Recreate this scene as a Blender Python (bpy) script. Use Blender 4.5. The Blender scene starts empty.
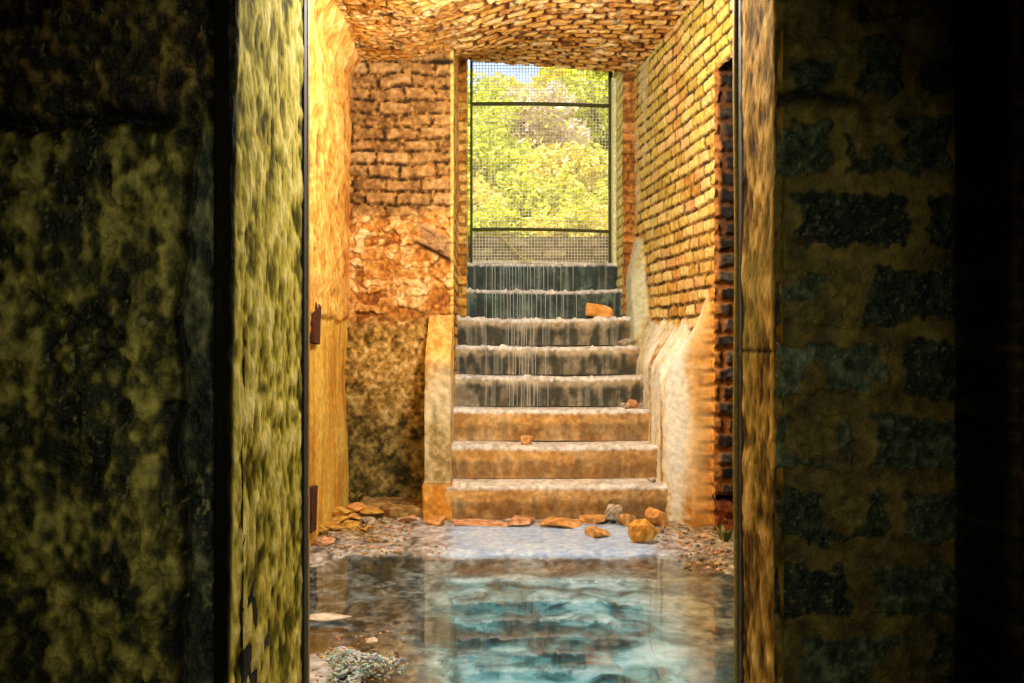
import bpy, bmesh, math, random
import numpy as np
from mathutils import Vector, Matrix

random.seed(7)
COL = bpy.context.scene.collection
EYE = 1.155          # eye height (m)
F = 795.0            # focal length in pixels of a 1024 wide frame
VX = 487.0           # where the passage's long lines meet


def X(px, d):
    """world x of image column px at distance d"""
    return (px - VX) / F * d


def Z(py, d):
    return EYE - (py - 341.0) / F * d


# ------------------------------------------------------------------ numpy noise
def _h(ix, iy, s):
    a = (ix.astype(np.int64) * 374761393 + iy.astype(np.int64) * 668265263 + int(s) * 974634777) & 0xFFFFFFFF
    a = ((a ^ (a >> 13)) * 1274126177) & 0xFFFFFFFF
    a = ((a ^ (a >> 15)) * 2246822519) & 0xFFFFFFFF
    return ((a ^ (a >> 16)) & 0xFFFFFF) / float(0xFFFFFF)


def vn(x, y, s=0):
    x = np.asarray(x, float); y = np.asarray(y, float)
    ix = np.floor(x); iy = np.floor(y)
    fx = x - ix; fy = y - iy
    fx = fx * fx * (3 - 2 * fx); fy = fy * fy * (3 - 2 * fy)
    a = _h(ix, iy, s); b = _h(ix + 1, iy, s); c = _h(ix, iy + 1, s); d = _h(ix + 1, iy + 1, s)
    return (a + (b - a) * fx) * (1 - fy) + (c + (d - c) * fx) * fy


def fbm(x, y, s=0, o=4):
    t = 0; a = .5; n = 0
    for k in range(o):
        t = t + a * vn(x * 2 ** k + 17.3 * k, y * 2 ** k - 9.1 * k, s + k); n += a; a *= .5
    return t / n


def ss(a, b, x):
    t = np.clip((np.asarray(x, float) - a) / (b - a), 0, 1)
    return t * t * (3 - 2 * t)


def worley(x, y, s=0):
    ix = np.floor(x); iy = np.floor(y)
    f1 = np.full(np.shape(x), 9.); f2 = f1.copy(); cid = np.zeros(np.shape(x))
    for dx in (-1, 0, 1):
        for dy in (-1, 0, 1):
            cx = ix + dx; cy = iy + dy
            px = cx + .15 + .7 * _h(cx, cy, s); py = cy + .15 + .7 * _h(cx, cy, s + 5)
            d = np.hypot(px - x, py - y)
            n = _h(cx, cy, s + 9)
            closer = d < f1
            f2 = np.where(closer, f1, np.minimum(f2, d))
            cid = np.where(closer, n, cid)
            f1 = np.where(closer, d, f1)
    return f1, f2, cid


def bricks(u, v, bw, bh, mw, s=0, warp=.012, wf=5.0):
    u = u + warp * (fbm(u * wf, v * wf, s + 31, 3) - .5) * 2
    v = v + warp * (fbm(u * wf, v * wf, s + 47, 3) - .5) * 2
    row = np.floor(v / bh)
    off = (row % 2) * .5 + _h(row, row * 0, s + 3) * .35
    cu = u / bw + off
    col = np.floor(cu)
    fu = (cu - col) * bw; fv = (v / bh - row) * bh
    e = np.minimum(np.minimum(fu, bw - fu), np.minimum(fv, bh - fv))
    e = e + (fbm(u * 40, v * 40, s + 8, 2) - .5) * mw * .8
    m = ss(mw * .45, mw * .45 + .010, e)
    return m, _h(row, col, s + 1), _h(row, col, s + 2)


def lin(h):
    c = np.array([int(h[i:i + 2], 16) / 255. for i in (0, 2, 4)])
    return np.where(c <= .04045, c / 12.92, ((c + .055) / 1.055) ** 2.4)


def mixc(a, b, t):
    a = np.asarray(a, float); b = np.asarray(b, float); t = np.asarray(t, float)
    if t.ndim < 2 and a.ndim < 3 and b.ndim < 3 and t.ndim == 0:
        return a + (b - a) * t
    return a + (b - a) * t[..., None]


def ramp(t, stops):
    """stops [(pos, hex)] -> colour array"""
    ps = [p for p, _ in stops]; cs = np.array([lin(h) for _, h in stops])
    return np.stack([np.interp(t, ps, cs[:, k]) for k in range(3)], -1)


# ------------------------------------------------------------------ materials
def new_mat(name):
    m = bpy.data.materials.new(name); m.use_nodes = True
    nt = m.node_tree
    return m, nt, nt.nodes, nt.links, nt.nodes['Principled BSDF']


def masonry(name, rough=.85, grain=140., bump=.35, var=.35, spec=.3, stretch=(1, 1, 1)):
    """colour stored on the surface, broken up by fine procedural grain"""
    m, nt, N, L, b = new_mat(name)
    at = N.new('ShaderNodeAttribute'); at.attribute_name = 'Col'
    tc = N.new('ShaderNodeTexCoord')
    mp = N.new('ShaderNodeMapping'); mp.inputs['Scale'].default_value = stretch
    L.new(tc.outputs['Object'], mp.inputs['Vector'])
    n1 = N.new('ShaderNodeTexNoise'); n1.inputs['Scale'].default_value = grain; n1.inputs['Detail'].default_value = 3
    n2 = N.new('ShaderNodeTexNoise'); n2.inputs['Scale'].default_value = grain / 4; n2.inputs['Detail'].default_value = 4
    L.new(mp.outputs[0], n1.inputs['Vector']); L.new(mp.outputs[0], n2.inputs['Vector'])
    mr = N.new('ShaderNodeMapRange'); mr.inputs[1].default_value = .3; mr.inputs[2].default_value = .7
    mr.inputs[3].default_value = 1 - var; mr.inputs[4].default_value = 1 + var
    L.new(n2.outputs[0], mr.inputs[0])
    mx = N.new('ShaderNodeVectorMath'); mx.operation = 'SCALE'
    L.new(at.outputs['Color'], mx.inputs[0]); L.new(mr.outputs[0], mx.inputs['Scale'])
    L.new(mx.outputs[0], b.inputs['Base Color'])
    ad = N.new('ShaderNodeMath'); ad.operation = 'ADD'
    L.new(n1.outputs[0], ad.inputs[0]); L.new(n2.outputs[0], ad.inputs[1])
    bp = N.new('ShaderNodeBump'); bp.inputs['Strength'].default_value = bump; bp.inputs['Distance'].default_value = .01
    L.new(ad.outputs[0], bp.inputs['Height']); L.new(bp.outputs[0], b.inputs['Normal'])
    b.inputs['Roughness'].default_value = rough
    b.inputs['Specular IOR Level'].default_value = spec
    return m


M_brick = masonry('weathered_brick', .85, 120, .4, .3)
M_plaster = masonry('peeling_plaster', .85, 90, .35, .18)
M_lime = masonry('brick_and_lime_render', .85, 120, .3, .14)
M_dark = masonry('damp_dark_masonry', .6, 110, .6, .5, .45)
M_jamb = masonry('scaling_paint_on_timber', .85, 90, .3, .2, .05, (1, 1, .6))
M_step = masonry('worn_step_stone', .6, 110, .35, .25, .5)
M_mud = masonry('silty_floor', .4, 110, .3, .22, .6)
M_rock = masonry('broken_brick_stone', .85, 80, .4, .25)
M_bank = masonry('grassy_bank', .9, 30, .4, .3)


def plain(name, hexc, rough=.6, metal=0., nscale=40, var=.25, bump=.2):
    m, nt, N, L, b = new_mat(name)
    tc = N.new('ShaderNodeTexCoord'); n = N.new('ShaderNodeTexNoise'); n.inputs['Scale'].default_value = nscale
    n.inputs['Detail'].default_value = 4
    L.new(tc.outputs['Object'], n.inputs['Vector'])
    cr = N.new('ShaderNodeValToRGB'); c = lin(hexc)
    cr.color_ramp.elements[0].position = .3; cr.color_ramp.elements[1].position = .7
    cr.color_ramp.elements[0].color = (*(c * (1 - var)), 1); cr.color_ramp.elements[1].color = (*np.minimum(c * (1 + var), 1), 1)
    L.new(n.outputs[0], cr.inputs[0]); L.new(cr.outputs[0], b.inputs['Base Color'])
    bp = N.new('ShaderNodeBump'); bp.inputs['Strength'].default_value = bump; bp.inputs['Distance'].default_value = .005
    L.new(n.outputs[0], bp.inputs['Height']); L.new(bp.outputs[0], b.inputs['Normal'])
    b.inputs['Roughness'].default_value = rough; b.inputs['Metallic'].default_value = metal
    return m


M_backing = plain('rough_dark_backing', '2a2318', .9)
M_render = plain('cement_render', '5a4a30', .9)
M_rust = plain('rusted_iron', '4c2310', .8, .2, 60, .4, .5)
M_rail = plain('mossy_iron_rail', '4a4c1c', .7, .2)
M_wire = plain('galvanised_wire', 'f0ecd4', .5, 0)
M_postw = plain('pale_green_post', 'e8ecb4', .6)
M_stalk = plain('dry_stalk', 'e2d882', .7)
M_slab = plain('pale_slab', 'cfc8ba', .6)
M_edge = plain('ochre_edge_strip', '8d7a35', .6, 0, 50, .3)
M_darkwood = plain('blackened_timber', '1d1a10', .7)
M_stem = plain('twig_bark', '6b5b3c', .8)


def leaf_mat():
    m, nt, N, L, b = new_mat('foliage_leaf')
    at = N.new('ShaderNodeAttribute'); at.attribute_name = 'Col'
    tr = N.new('ShaderNodeBsdfTranslucent'); mx = N.new('ShaderNodeMixShader'); mx.inputs[0].default_value = .35
    L.new(at.outputs['Color'], b.inputs['Base Color']); L.new(at.outputs['Color'], tr.inputs['Color'])
    b.inputs['Roughness'].default_value = .55
    L.new(b.outputs[0], mx.inputs[1]); L.new(tr.outputs[0], mx.inputs[2])
    L.new(mx.outputs[0], N['Material Output'].inputs['Surface'])
    return m


M_leaf = leaf_mat()


def water_mat():
    m, nt, N, L, b = new_mat('standing_water')
    N.remove(b)
    tc = N.new('ShaderNodeTexCoord')
    mp = N.new('ShaderNodeMapping'); mp.inputs['Scale'].default_value = (1, .6, 1)
    n = N.new('ShaderNodeTexNoise'); n.inputs['Scale'].default_value = 9; n.inputs['Detail'].default_value = 2
    L.new(tc.outputs['Object'], mp.inputs[0]); L.new(mp.outputs[0], n.inputs['Vector'])
    bp = N.new('ShaderNodeBump'); bp.inputs['Strength'].default_value = .12; bp.inputs['Distance'].default_value = .004
    L.new(n.outputs[0], bp.inputs['Height'])
    fr = N.new('ShaderNodeFresnel'); fr.inputs['IOR'].default_value = 2.3
    L.new(bp.outputs[0], fr.inputs['Normal'])
    gl = N.new('ShaderNodeBsdfGlossy'); gl.inputs['Roughness'].default_value = .025; gl.inputs['Color'].default_value = (1, 1, 1, 1)
    L.new(bp.outputs[0], gl.inputs['Normal'])
    tr = N.new('ShaderNodeBsdfTransparent'); tr.inputs['Color'].default_value = (.88, .97, .96, 1)
    mx = N.new('ShaderNodeMixShader')
    L.new(fr.outputs[0], mx.inputs[0]); L.new(tr.outputs[0], mx.inputs[1]); L.new(gl.outputs[0], mx.inputs[2])
    L.new(mx.outputs[0], N['Material Output'].inputs['Surface'])
    return m


M_water = water_mat()


def drip_mat():
    m, nt, N, L, b = new_mat('trickling_water')
    b.inputs['Base Color'].default_value = (.85, .93, .92, 1); b.inputs['Roughness'].default_value = .15
    tr = N.new('ShaderNodeBsdfTransparent'); mx = N.new('ShaderNodeMixShader'); mx.inputs[0].default_value = .6
    L.new(tr.outputs[0], mx.inputs[1]); L.new(b.outputs[0], mx.inputs[2])
    L.new(mx.outputs[0], N['Material Output'].inputs['Surface'])
    return m


M_drip = drip_mat()


# ------------------------------------------------------------------ object helpers
def tag(o, label=None, cat=None, group=None, kind=None):
    if label: o['label'] = label
    if cat: o['category'] = cat
    if group: o['group'] = group
    if kind: o['kind'] = kind
    return o


def empty(name, loc=(0, 0, 0)):
    o = bpy.data.objects.new(name, None); o.empty_display_size = .1; COL.objects.link(o); o.location = loc
    return o


def link_mesh(name, verts, faces, mat, cols=None, parent=None, smooth=True, origin=None):
    me = bpy.data.meshes.new(name)
    v = np.asarray(verts, float)
    if origin is not None: v = v - np.asarray(origin)
    me.from_pydata(v.tolist(), [], faces if isinstance(faces, list) else faces.tolist())
    if cols is not None:
        a = me.color_attributes.new('Col', 'FLOAT_COLOR', 'POINT')
        c = np.ones((len(v), 4)); c[:, :3] = cols
        a.data.foreach_set('color', c.ravel())
    me.polygons.foreach_set('use_smooth', [smooth] * len(me.polygons))
    me.materials.append(mat); me.update()
    o = bpy.data.objects.new(name, me); COL.objects.link(o)
    if origin is not None: o.location = origin
    if parent is not None: o.parent = parent
    return o


def box_vf(x0, x1, y0, y1, z0, z1):
    v = [(x, y, z) for z in (z0, z1) for y in (y0, y1) for x in (x0, x1)]
    f = [(0, 2, 3, 1), (4, 5, 7, 6), (0, 1, 5, 4), (1, 3, 7, 5), (3, 2, 6, 7), (2, 0, 4, 6)]
    return v, f


def surf(name, us, vs, fn, mat, mask=None, parent=None, boxes=(), boxcol='4a3a22', kind='structure', flip=False, smooth=True, origin=None):
    U, V = np.meshgrid(np.asarray(us, float), np.asarray(vs, float), indexing='ij')
    P, C = fn(U, V)
    nu, nv = U.shape
    P = np.stack(P, -1).reshape(-1, 3); C = np.clip(C, 0, 1).reshape(-1, 3)
    idx = np.arange(nu * nv).reshape(nu, nv)
    a, b, c, d = idx[:-1, :-1], idx[1:, :-1], idx[1:, 1:], idx[:-1, 1:]
    q = np.stack([a, b, c, d] if not flip else [a, d, c, b], -1)
    if mask is not None:
        um = (U[:-1, :-1] + U[1:, 1:]) / 2; vm = (V[:-1, :-1] + V[1:, 1:]) / 2
        q = q[mask(um, vm)]
    q = q.reshape(-1, 4)
    verts = P; cols = C; faces = q.tolist()
    for bx in boxes:
        bv, bf = box_vf(*bx); n = len(verts)
        verts = np.vstack([verts, np.array(bv)]); cols = np.vstack([cols, np.tile(lin(boxcol), (8, 1))])
        faces += [tuple(i + n for i in f) for f in bf]
    o = link_mesh(name, verts, faces, mat, cols, parent, smooth, origin)
    if kind and parent is None: o['kind'] = kind
    return o


def rng(a, b, st):
    return np.linspace(a, b, max(2, int(round((b - a) / st)) + 1))


def bm_box(bm, x0, x1, y0, y1, z0, z1):
    v, f = box_vf(x0, x1, y0, y1, z0, z1)
    vs = [bm.verts.new(p) for p in v]
    for q in f: bm.faces.new([vs[i] for i in q])


def bm_obj(name, bm, mat, parent=None, bevel=0, smooth=False, loc=None):
    if bevel:
        bmesh.ops.bevel(bm, geom=list(bm.edges), offset=bevel, segments=2, affect='EDGES', profile=.5)
    bmesh.ops.recalc_face_normals(bm, faces=list(bm.faces))
    me = bpy.data.meshes.new(name); bm.to_mesh(me); bm.free()
    for p in me.polygons: p.use_smooth = smooth
    me.materials.append(mat)
    o = bpy.data.objects.new(name, me); COL.objects.link(o)
    if parent is not None: o.parent = parent
    if loc is not None: o.location = loc
    return o


def bm_tube(bm, pts, r, n=8):
    rings = []
    for i, p in enumerate(pts):
        p = Vector(p)
        t = (Vector(pts[min(i + 1, len(pts) - 1)]) - Vector(pts[max(i - 1, 0)])).normalized()
        a = t.cross(Vector((0, 0, 1)) if abs(t.z) < .9 else Vector((0, 1, 0))).normalized(); b = t.cross(a)
        rr = r[i] if isinstance(r, (list, tuple)) else r
        rings.append([bm.verts.new(p + (a * math.cos(k * 2 * math.pi / n) + b * math.sin(k * 2 * math.pi / n)) * rr) for k in range(n)])
    for q, w in zip(rings, rings[1:]):
        for k in range(n): bm.faces.new((q[k], q[(k + 1) % n], w[(k + 1) % n], w[k]))
    bm.faces.new(rings[0][::-1]); bm.faces.new(rings[-1])


# ================================================================== SHELL
YS = 1.85   # face of the dark wall left of the doorway
YR = 2.21   # face of the dark wall right of the doorway
YE = 5.60   # wall beside the foot of the stair
YO = 6.60   # wall with the gated opening
YB = 7.12   # its outer face


def ceil_z(x, y):
    near = 3.15 + .25 * ss(-.6, .5, x)
    far = 3.515 - .085 * (x + .15)
    return near + (far - near) * ss(5.6, 6.6, y) + .30 * ss(6.62, 6.78, y)


def right_x(y):
    return 1.237 + .0994 * (YO - y)


# outer shell keeps daylight out except through the opening
bm = bmesh.new(); bm_box(bm, -2.6, 3.1, -2.7, YB, 3.8, 4.0)
tag(bm_obj('ceiling', bm, M_render), kind='structure')
bm = bmesh.new(); bm_box(bm, -2.8, -2.6, -2.7, YB, -.3, 4.0)
tag(bm_obj('wall_outer_left', bm, M_render), kind='structure')
bm = bmesh.new(); bm_box(bm, 3.1, 3.3, -2.7, YB, -.3, 4.0)
tag(bm_obj('wall_outer_right', bm, M_render), kind='structure')
bm = bmesh.new(); bm_box(bm, -2.8, 3.3, -2.9, -2.7, -.3, 4.0)
tag(bm_obj('wall_back', bm, M_render), kind='structure')
bm = bmesh.new(); bm_box(bm, -2.6, 3.1, -2.7, YB, -.5, -.22)
tag(bm_obj('floor_slab', bm, M_render), kind='structure')


# ---------------------------------------------------------------- dark wall left of the doorway
def f_left(U, V):
    # U x, V z
    big = fbm(U * 3, V * 3, 11); med = fbm(U * 14, V * 9, 12); fine = fbm(U * 45, V * 30, 13)
    crack_h = np.exp(-((V - (1.675 + .03 * (fbm(U * 6, V * 0, 14) - .5) + .012 * np.sin(U * 19))) / .018) ** 2) * ss(-.62, -.8, U)
    edge_x = -.715 + .10 * (fbm(V * 3.2, V * 0 + 2, 15, 4) - .5) + .04 * np.clip(V - 1, -.4, .6)
    strip = ss(-.008, .008, U - edge_x) * ss(1.72, 1.60, V)          # lower layer laid bare towards the door
    crk = np.exp(-((U - edge_x) / .010) ** 2) * ss(1.72, 1.62, V)
    top = ss(1.68, 1.72, V)
    pits = ss(.62, .72, fbm(U * 26, V * 20, 16, 3))
    f1, f2, _ = worley(U * 22, V * 16, 17)
    flake = ss(.0, .12, f2 - f1)
    h = .03 * (big - .5) + .022 * (med - .5) + .010 * (fine - .5) - .035 * crack_h - .022 * strip - .02 * crk - .015 * pits
    h = h + .010 * top * (flake - .5) + .035 * top * ss(-.72, -.62, U + .04 * (med - .5)) * 0
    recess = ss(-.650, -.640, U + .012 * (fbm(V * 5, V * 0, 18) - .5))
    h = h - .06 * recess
    t = fbm(U * 15, V * 6.5, 19, 5) * .5 + fine * .5
    t = .5 + (t - .5) * 1.35
    c = ramp(t, [(.2, '0d0f06'), (.38, '20240e'), (.48, '46461a'), (.58, '857c32'), (.72, 'bdb25c')])
    c = mixc(c, ramp(t, [(.2, '0f1410'), (.45, '23302a'), (.6, '44503e'), (.8, '8c9272')]), strip * .8)
    c = mixc(c, ramp(fine, [(.3, '160f05'), (.5, '3b2f14'), (.66, '8a7138'), (.8, 'c09a58')]), top * .75)
    c = mixc(c, lin('0a0a06'), np.clip(crack_h + crk * .9 + pits * .5, 0, 1))
    white = ss(.68, .76, fbm(U * 90, V * 50, 20, 3)) * ss(.45, .6, big)
    c = mixc(c, lin('a9a46a'), white * .6)
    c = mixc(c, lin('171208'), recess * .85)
    return (U, YS - h, V), c


surf('wall_left', rng(-1.4, -.592, .0042), rng(0.1, 2.3, .005), f_left, M_dark,
     boxes=[(-2.6, -.60, YS + .11, 2.50, -.2, 3.8), (-2.6, -1.395, YS, YS + .12, -.2, 3.8), (-1.4, -.6, YS + .02, YS + .12, 2.29, 3.8), (-1.4, -.6, YS + .02, YS + .12, -.2, .11)], boxcol='16160c')


# ---------------------------------------------------------------- dark wall right of the doorway (large blocks)
def f_right(U, V):
    m, r1, r2 = bricks(U + .02, V + .045, .36, .205, .055, 61, .040, 4.0)
    big = fbm(U * 3, V * 3, 62); med = fbm(U * 16, V * 14, 63); fine = fbm(U * 50, V * 45, 64)
    rough = ss(.35, .6, fbm(U * 9, V * 9, 65, 3))
    corner = ss(1.30, 1.345, U + .02 * (med - .5))
    h = .018 * m * (r1 - .2) + .02 * (big - .5) + .016 * (med - .5) + .014 * (fine - .5) * m - .28 * corner * ss(1.475, 1.46, U)
    blk = ramp(fine * .6 + r1 * .4, [(.2, '0f150d'), (.45, '26321f'), (.62, '465538'), (.8, '7d8468')])
    mort = ramp(med * .6 + big * .4, [(.25, '2c2411'), (.45, '675824'), (.75, '96843c')])
    mm = m * ss(.25, .45, rough * .5 + r2 * .6)
    c = mixc(mort, blk, mm)
    c = mixc(c, lin('8c8a62'), ss(.70, .82, fbm(U * 110, V * 110, 66, 2)) * m * .6)
    cr = np.exp(-((V - 1.80 - .03 * np.sin(U * 9)) / .02) ** 2) * ss(1.06, .98, U)
    c = mixc(c, lin('080805'), cr)
    c = mixc(c, lin('0d0b06'), ss(1.28, 1.34, U) * ss(1.50, 1.46, U) * .6)
    c = mixc(c, ramp(fine, [(.3, '2a1c0e'), (.6, '5c3f22'), (.8, '8c6a40')]), ss(1.46, 1.49, U))
    return (U, YR - h - .02 * cr, V), c


surf('wall_right', rng(.80, 1.75, .0045), rng(0.1, 2.5, .005), f_right, M_dark,
     boxes=[(.85, 3.1, YR + .30, 2.58, -.2, 3.8), (1.745, 3.1, YR, YR + .33, -.2, 3.8), (.83, 1.76, YR + .04, YR + .33, 2.49, 3.8), (.83, 1.76, YR + .04, YR + .33, -.2, .11)], boxcol='16120a')
bm = bmesh.new(); bm_box(bm, -.62, .84, YS + .02, 2.52, 2.66, 3.8)
tag(bm_obj('wall_over_doorway', bm, M_backing), kind='structure')


# ---------------------------------------------------------------- timber door frame
def f_jl(U, V):
    # U y, V z : face looks towards +x
    wob = .012 * (fbm(V * 2.2, V * 0, 71, 3) - .5) + .008 * (1.2 - V) * 0
    s1 = fbm(U * 12, V * 11, 72, 4); s2 = fbm(U * 34, V * 24, 73, 4)
    f1, f2, _ = worley(U * 13 + .6 * s1, V * 7, 74)
    t = s1 * .45 + s2 * .55
    h = .010 * (s1 - .5) + .012 * (s2 - .5)
    c = ramp(t, [(.30, '45440f'), (.40, '7a7424'), (.46, 'a69e3c'), (.54, 'c6bd5a'), (.70, 'e2da90')])
    knot = np.exp(-(((U - 2.1) / .05) ** 2 + ((V - 1.03) / .02) ** 2))
    c = mixc(c, lin('4a4718'), knot)
    e = ss(2.50, 2.545, U)
    c = mixc(c, ramp(s2, [(.3, '1a1c0c'), (.7, '55602f')]), e * .9)
    e2 = ss(1.866, 1.852, U + .01 * (s2 - .5))
    c = mixc(c, lin('1e1a0c'), e2)
    # front edge leans slightly: the frame is out of plumb
    lean = -.012 * (V - 1.15)
    rnd = -.006 * (ss(1.870, 1.845, U)) ** 2 - .02 * ss(2.53, 2.56, U) ** 2
    return (-.590 + h + wob + rnd - lean * (1 - ss(1.85, 2.5, U)), U, V), c


frame = empty('door_frame', (.1, 2.3, 0))
tag(frame, 'weathered timber door frame in flaking olive and yellow paint around the passage entrance', 'door frame')
IV = Vector((-.1, -2.3, 0))


def under(o, root):
    o.parent = root
    o.location = Vector(o.location) - Vector(root.location)
    return o


j = surf('jamb', rng(1.845, 2.56, .005), rng(-.02, 2.64, .006), f_jl, M_jamb, kind=None,
         boxes=[(-.640, -.619, 1.862, 2.555, -.02, 2.66)], boxcol='1c1a0c')
under(j, frame); j['label'] = 'pale yellow-green jamb with dark flakes'


def f_jr(U, V):
    s1 = fbm(U * 13, V * 8, 82, 4); s2 = fbm(U * 34, V * 20, 83, 4)
    t = s1 * .45 + s2 * .55
    h = .010 * (s1 - .5) + .010 * (s2 - .5) + .008 * (fbm(V * 3, V * 0, 84, 3) - .5)
    c = ramp(t, [(.28, '33240a'), (.40, '5e4818'), (.5, '8a6c2a'), (.6, 'ac8a44'), (.74, 'd0b070')])
    c = mixc(c, lin('6d6a2a'), ss(.55, .7, fbm(U * 5, V * 2, 85, 2)) * .5)
    c = mixc(c, lin('120f07'), ss(2.478, 2.49, U) * .95)
    jt = np.exp(-((V - 1.125) / .006) ** 2)
    c = mixc(c, lin('1a1408'), jt * .8)
    return (.800 - h + .02 * ss(2.235, 2.2, U) ** 2 + .004 * jt, U, V), c


j = surf('jamb', rng(2.20, 2.505, .0035), rng(-.02, 2.64, .006), f_jr, M_jamb, kind=None, flip=True,
         boxes=[(.815, .90, 2.215, 2.50, -.02, 2.66)], boxcol='5e4a1a')
under(j, frame); j['label'] = 'brown scuffed jamb with a joint halfway up'
bm = bmesh.new(); bm_box(bm, -.70, .90, 1.93, 2.53, 2.60, 2.70)
under(bm_obj('lintel', bm, M_darkwood, bevel=.008), frame)
# dark stop and thin pale bead on the passage side of each jamb
bm = bmesh.new(); bm_box(bm, -.66, -.588, 2.56, 2.60, -.02, 2.6)
under(bm_obj('stop', bm, M_darkwood, bevel=.003), frame)
bm = bmesh.new(); bm_box(bm, -.66, -.586, 2.605, 2.63, -.02, 2.6)
under(bm_obj('edge_bead', bm, M_edge, bevel=.003), frame)
bm = bmesh.new(); bm_box(bm, .803, .86, 2.505, 2.54, -.02, 2.6)
under(bm_obj('stop', bm, M_darkwood, bevel=.003), frame)
bm = bmesh.new(); bm_tube(bm, [(.806 + .0025 * math.sin(k * .7), 2.565, -.02 + k * .131) for k in range(21)], .011, 6)
under(bm_obj('edge_bead', bm, M_edge, smooth=True), frame)


# ---------------------------------------------------------------- passage left wall
def f_pl(U, V):
    big = fbm(U * 2.2, V * 2.2, 91); med = fbm(U * 11, V * 11, 92); fine = fbm(U * 40, V * 40, 93)
    zb = 1.30 + .07 * (fbm(U * 4, U * 0, 94) - .5)
    up = ss(zb - .015, zb + .015, V)
    h = .05 * (big - .5) + .02 * (med - .5) * (.4 + up) + .010 * (fine - .5) + .02 * up
    cu = ramp(med * .5 + fine * .5, [(.25, 'a8702c'), (.42, 'dca044'), (.55, 'ecbc5c'), (.75, 'f8de90')])
    cl = ramp(big * .5 + fbm(U * 14, V * 2, 95) * .5, [(.25, 'c8882e'), (.45, 'e6b548'), (.6, 'f0cf63'), (.8, 'f7e69a')])
    c = mixc(cl, cu, up)
    # broken-out patches where the plaster has gone
    hole = ss(.60, .66, fbm(U * 7, V * 4, 96, 4)) * ss(4.8, 4.5, U) * ss(1.9, 2.1, V)
    c = mixc(c, lin('5a2c10'), hole)
    corner = ss(5.2, 5.6, U)
    c = mixc(c, ramp(med, [(.3, 'a85a1c'), (.7, 'e09a48')]), corner * .6 * up)
    h = h - .035 * hole
    roundc = .12 * ss(2.85, 3.25, V) ** 2
    return (-.985 + h + roundc, U, V), c


surf('wall_passage_left', rng(2.5, 5.66, .010), rng(-.05, 3.3, .010), f_pl, M_plaster,
     boxes=[(-1.3, -1.03, 2.45, 5.9, -.2, 3.8)], boxcol='7a4a1c')


# ---------------------------------------------------------------- wall beside the foot of the stair
def f_end(U, V):
    big = fbm(U * 3, V * 3, 101); med = fbm(U * 12, V * 12, 102); fine = fbm(U * 42, V * 42, 103)
    m, r1, r2 = bricks(U, V, .235, .092, .014, 104, .030, 5)
    m = m * (.55 + .45 * ss(.3, .5, fbm(U * 8, V * 8, 107, 3)))
    f1, f2, rid = worley(U * 10 + 2.6 * fbm(U * 7, V * 7, 108, 4), V * 15 + 2.6 * fbm(U * 7, V * 7, 109, 4), 105)
    rub = .62 + .38 * ss(.0, .25, f2 - f1)
    zt = 1.98 + .25 * (big - .5); zm = 1.30 + .12 * (fbm(U * 5, V * 0, 106) - .5)
    a = ss(zt - .05, zt + .08, V)            # brick above
    lo = ss(zm + .05, zm - .08, V)           # dark plaster below
    hb = .020 * m + .012 * (r1 - .5) * m; hr = .030 * rub * (.4 + rid); hp = .02 * (med - .5)
    h = a * hb + (1 - a) * (1 - lo) * hr + lo * hp + .02 * (big - .5) + .010 * (fine - .5)
    cb = ramp(r1 * .25 + fine * .5 + .25 * med, [(.25, '6e4a24'), (.42, '9c7038'), (.58, 'c39555'), (.8, 'e2c088')])
    cmort = ramp(fine, [(.3, '2b1a08'), (.5, '5e3e18'), (.7, 'b48440')])
    cb = mixc(cmort, cb * .78, m)
    crb = ramp(rid * .25 + fine * .4 + fbm(U * 11, V * 9, 110, 4) * .35, [(.30, '8a4e1c'), (.42, 'b87830'), (.54, 'd89c4c'), (.68, 'f4d494')])
    crb = mixc(lin('7a4616'), crb, rub)
    pl = ramp(fine * .6 + med * .4, [(.3, '4a3810'), (.42, '86682a'), (.52, 'b08a40'), (.62, 'd0aa60'), (.75, 'e8ce94')])
    low = ss(1.05, .35, V + .3 * (big - .5))
    pl = mixc(pl, ramp(med * .6 + fine * .4, [(.33, '1c1e10'), (.47, '45431f'), (.6, '7c703c'), (.8, 'a89a66')]), low * .9)
    c = mixc(mixc(crb, cb, a), pl, lo)
    scar = ss(.10, .06, np.abs((U + .40) * .55 + (V - 1.88))) * ss(-.50, -.44, U) * ss(2.05, 1.98, V)
    c = mixc(c, lin('a8845a'), scar * .8); h = h + .02 * scar
    c = mixc(c, lin('2e190a'), np.exp(-(((U + .40) * .5 + (V - 1.80)) / .015) ** 2) * ss(-.55, -.48, U))
    c = mixc(c, lin('f0d070'), ss(-.262, -.25, U) * .8)
    slot = np.exp(-((V - 3.13) / .014) ** 2) * ss(-.40, -.38, U)
    c = mixc(c, lin('1c1206'), slot)
    return (U, YE - h + .03 * slot, V), c


surf('wall_stair_foot', rng(-1.03, -.235, .0065), rng(-.05, 3.42, .0065), f_end, M_brick,
     boxes=[(-1.3, -.25, YE + .06, YO, -.2, 3.8)], boxcol='b8803a')


# left flank of the stairwell (seen almost edge on)
def f_flank(U, V):
    m, r1, r2 = bricks(U, V, .22, .085, .014, 111)
    fine = fbm(U * 40, V * 40, 112)
    c = mixc(lin('7a5020'), ramp(r1 * .5 + fine * .5, [(.25, 'b0742c'), (.5, 'd9a244'), (.8, 'f0cf7c')]), m)
    return (-.235 + .012 * m + .01 * (fine - .5) - .012, U, V), c


surf('wall_stair_left', rng(YE, YO + .02, .012), rng(-.05, 3.7, .012), f_flank, M_brick)


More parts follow.
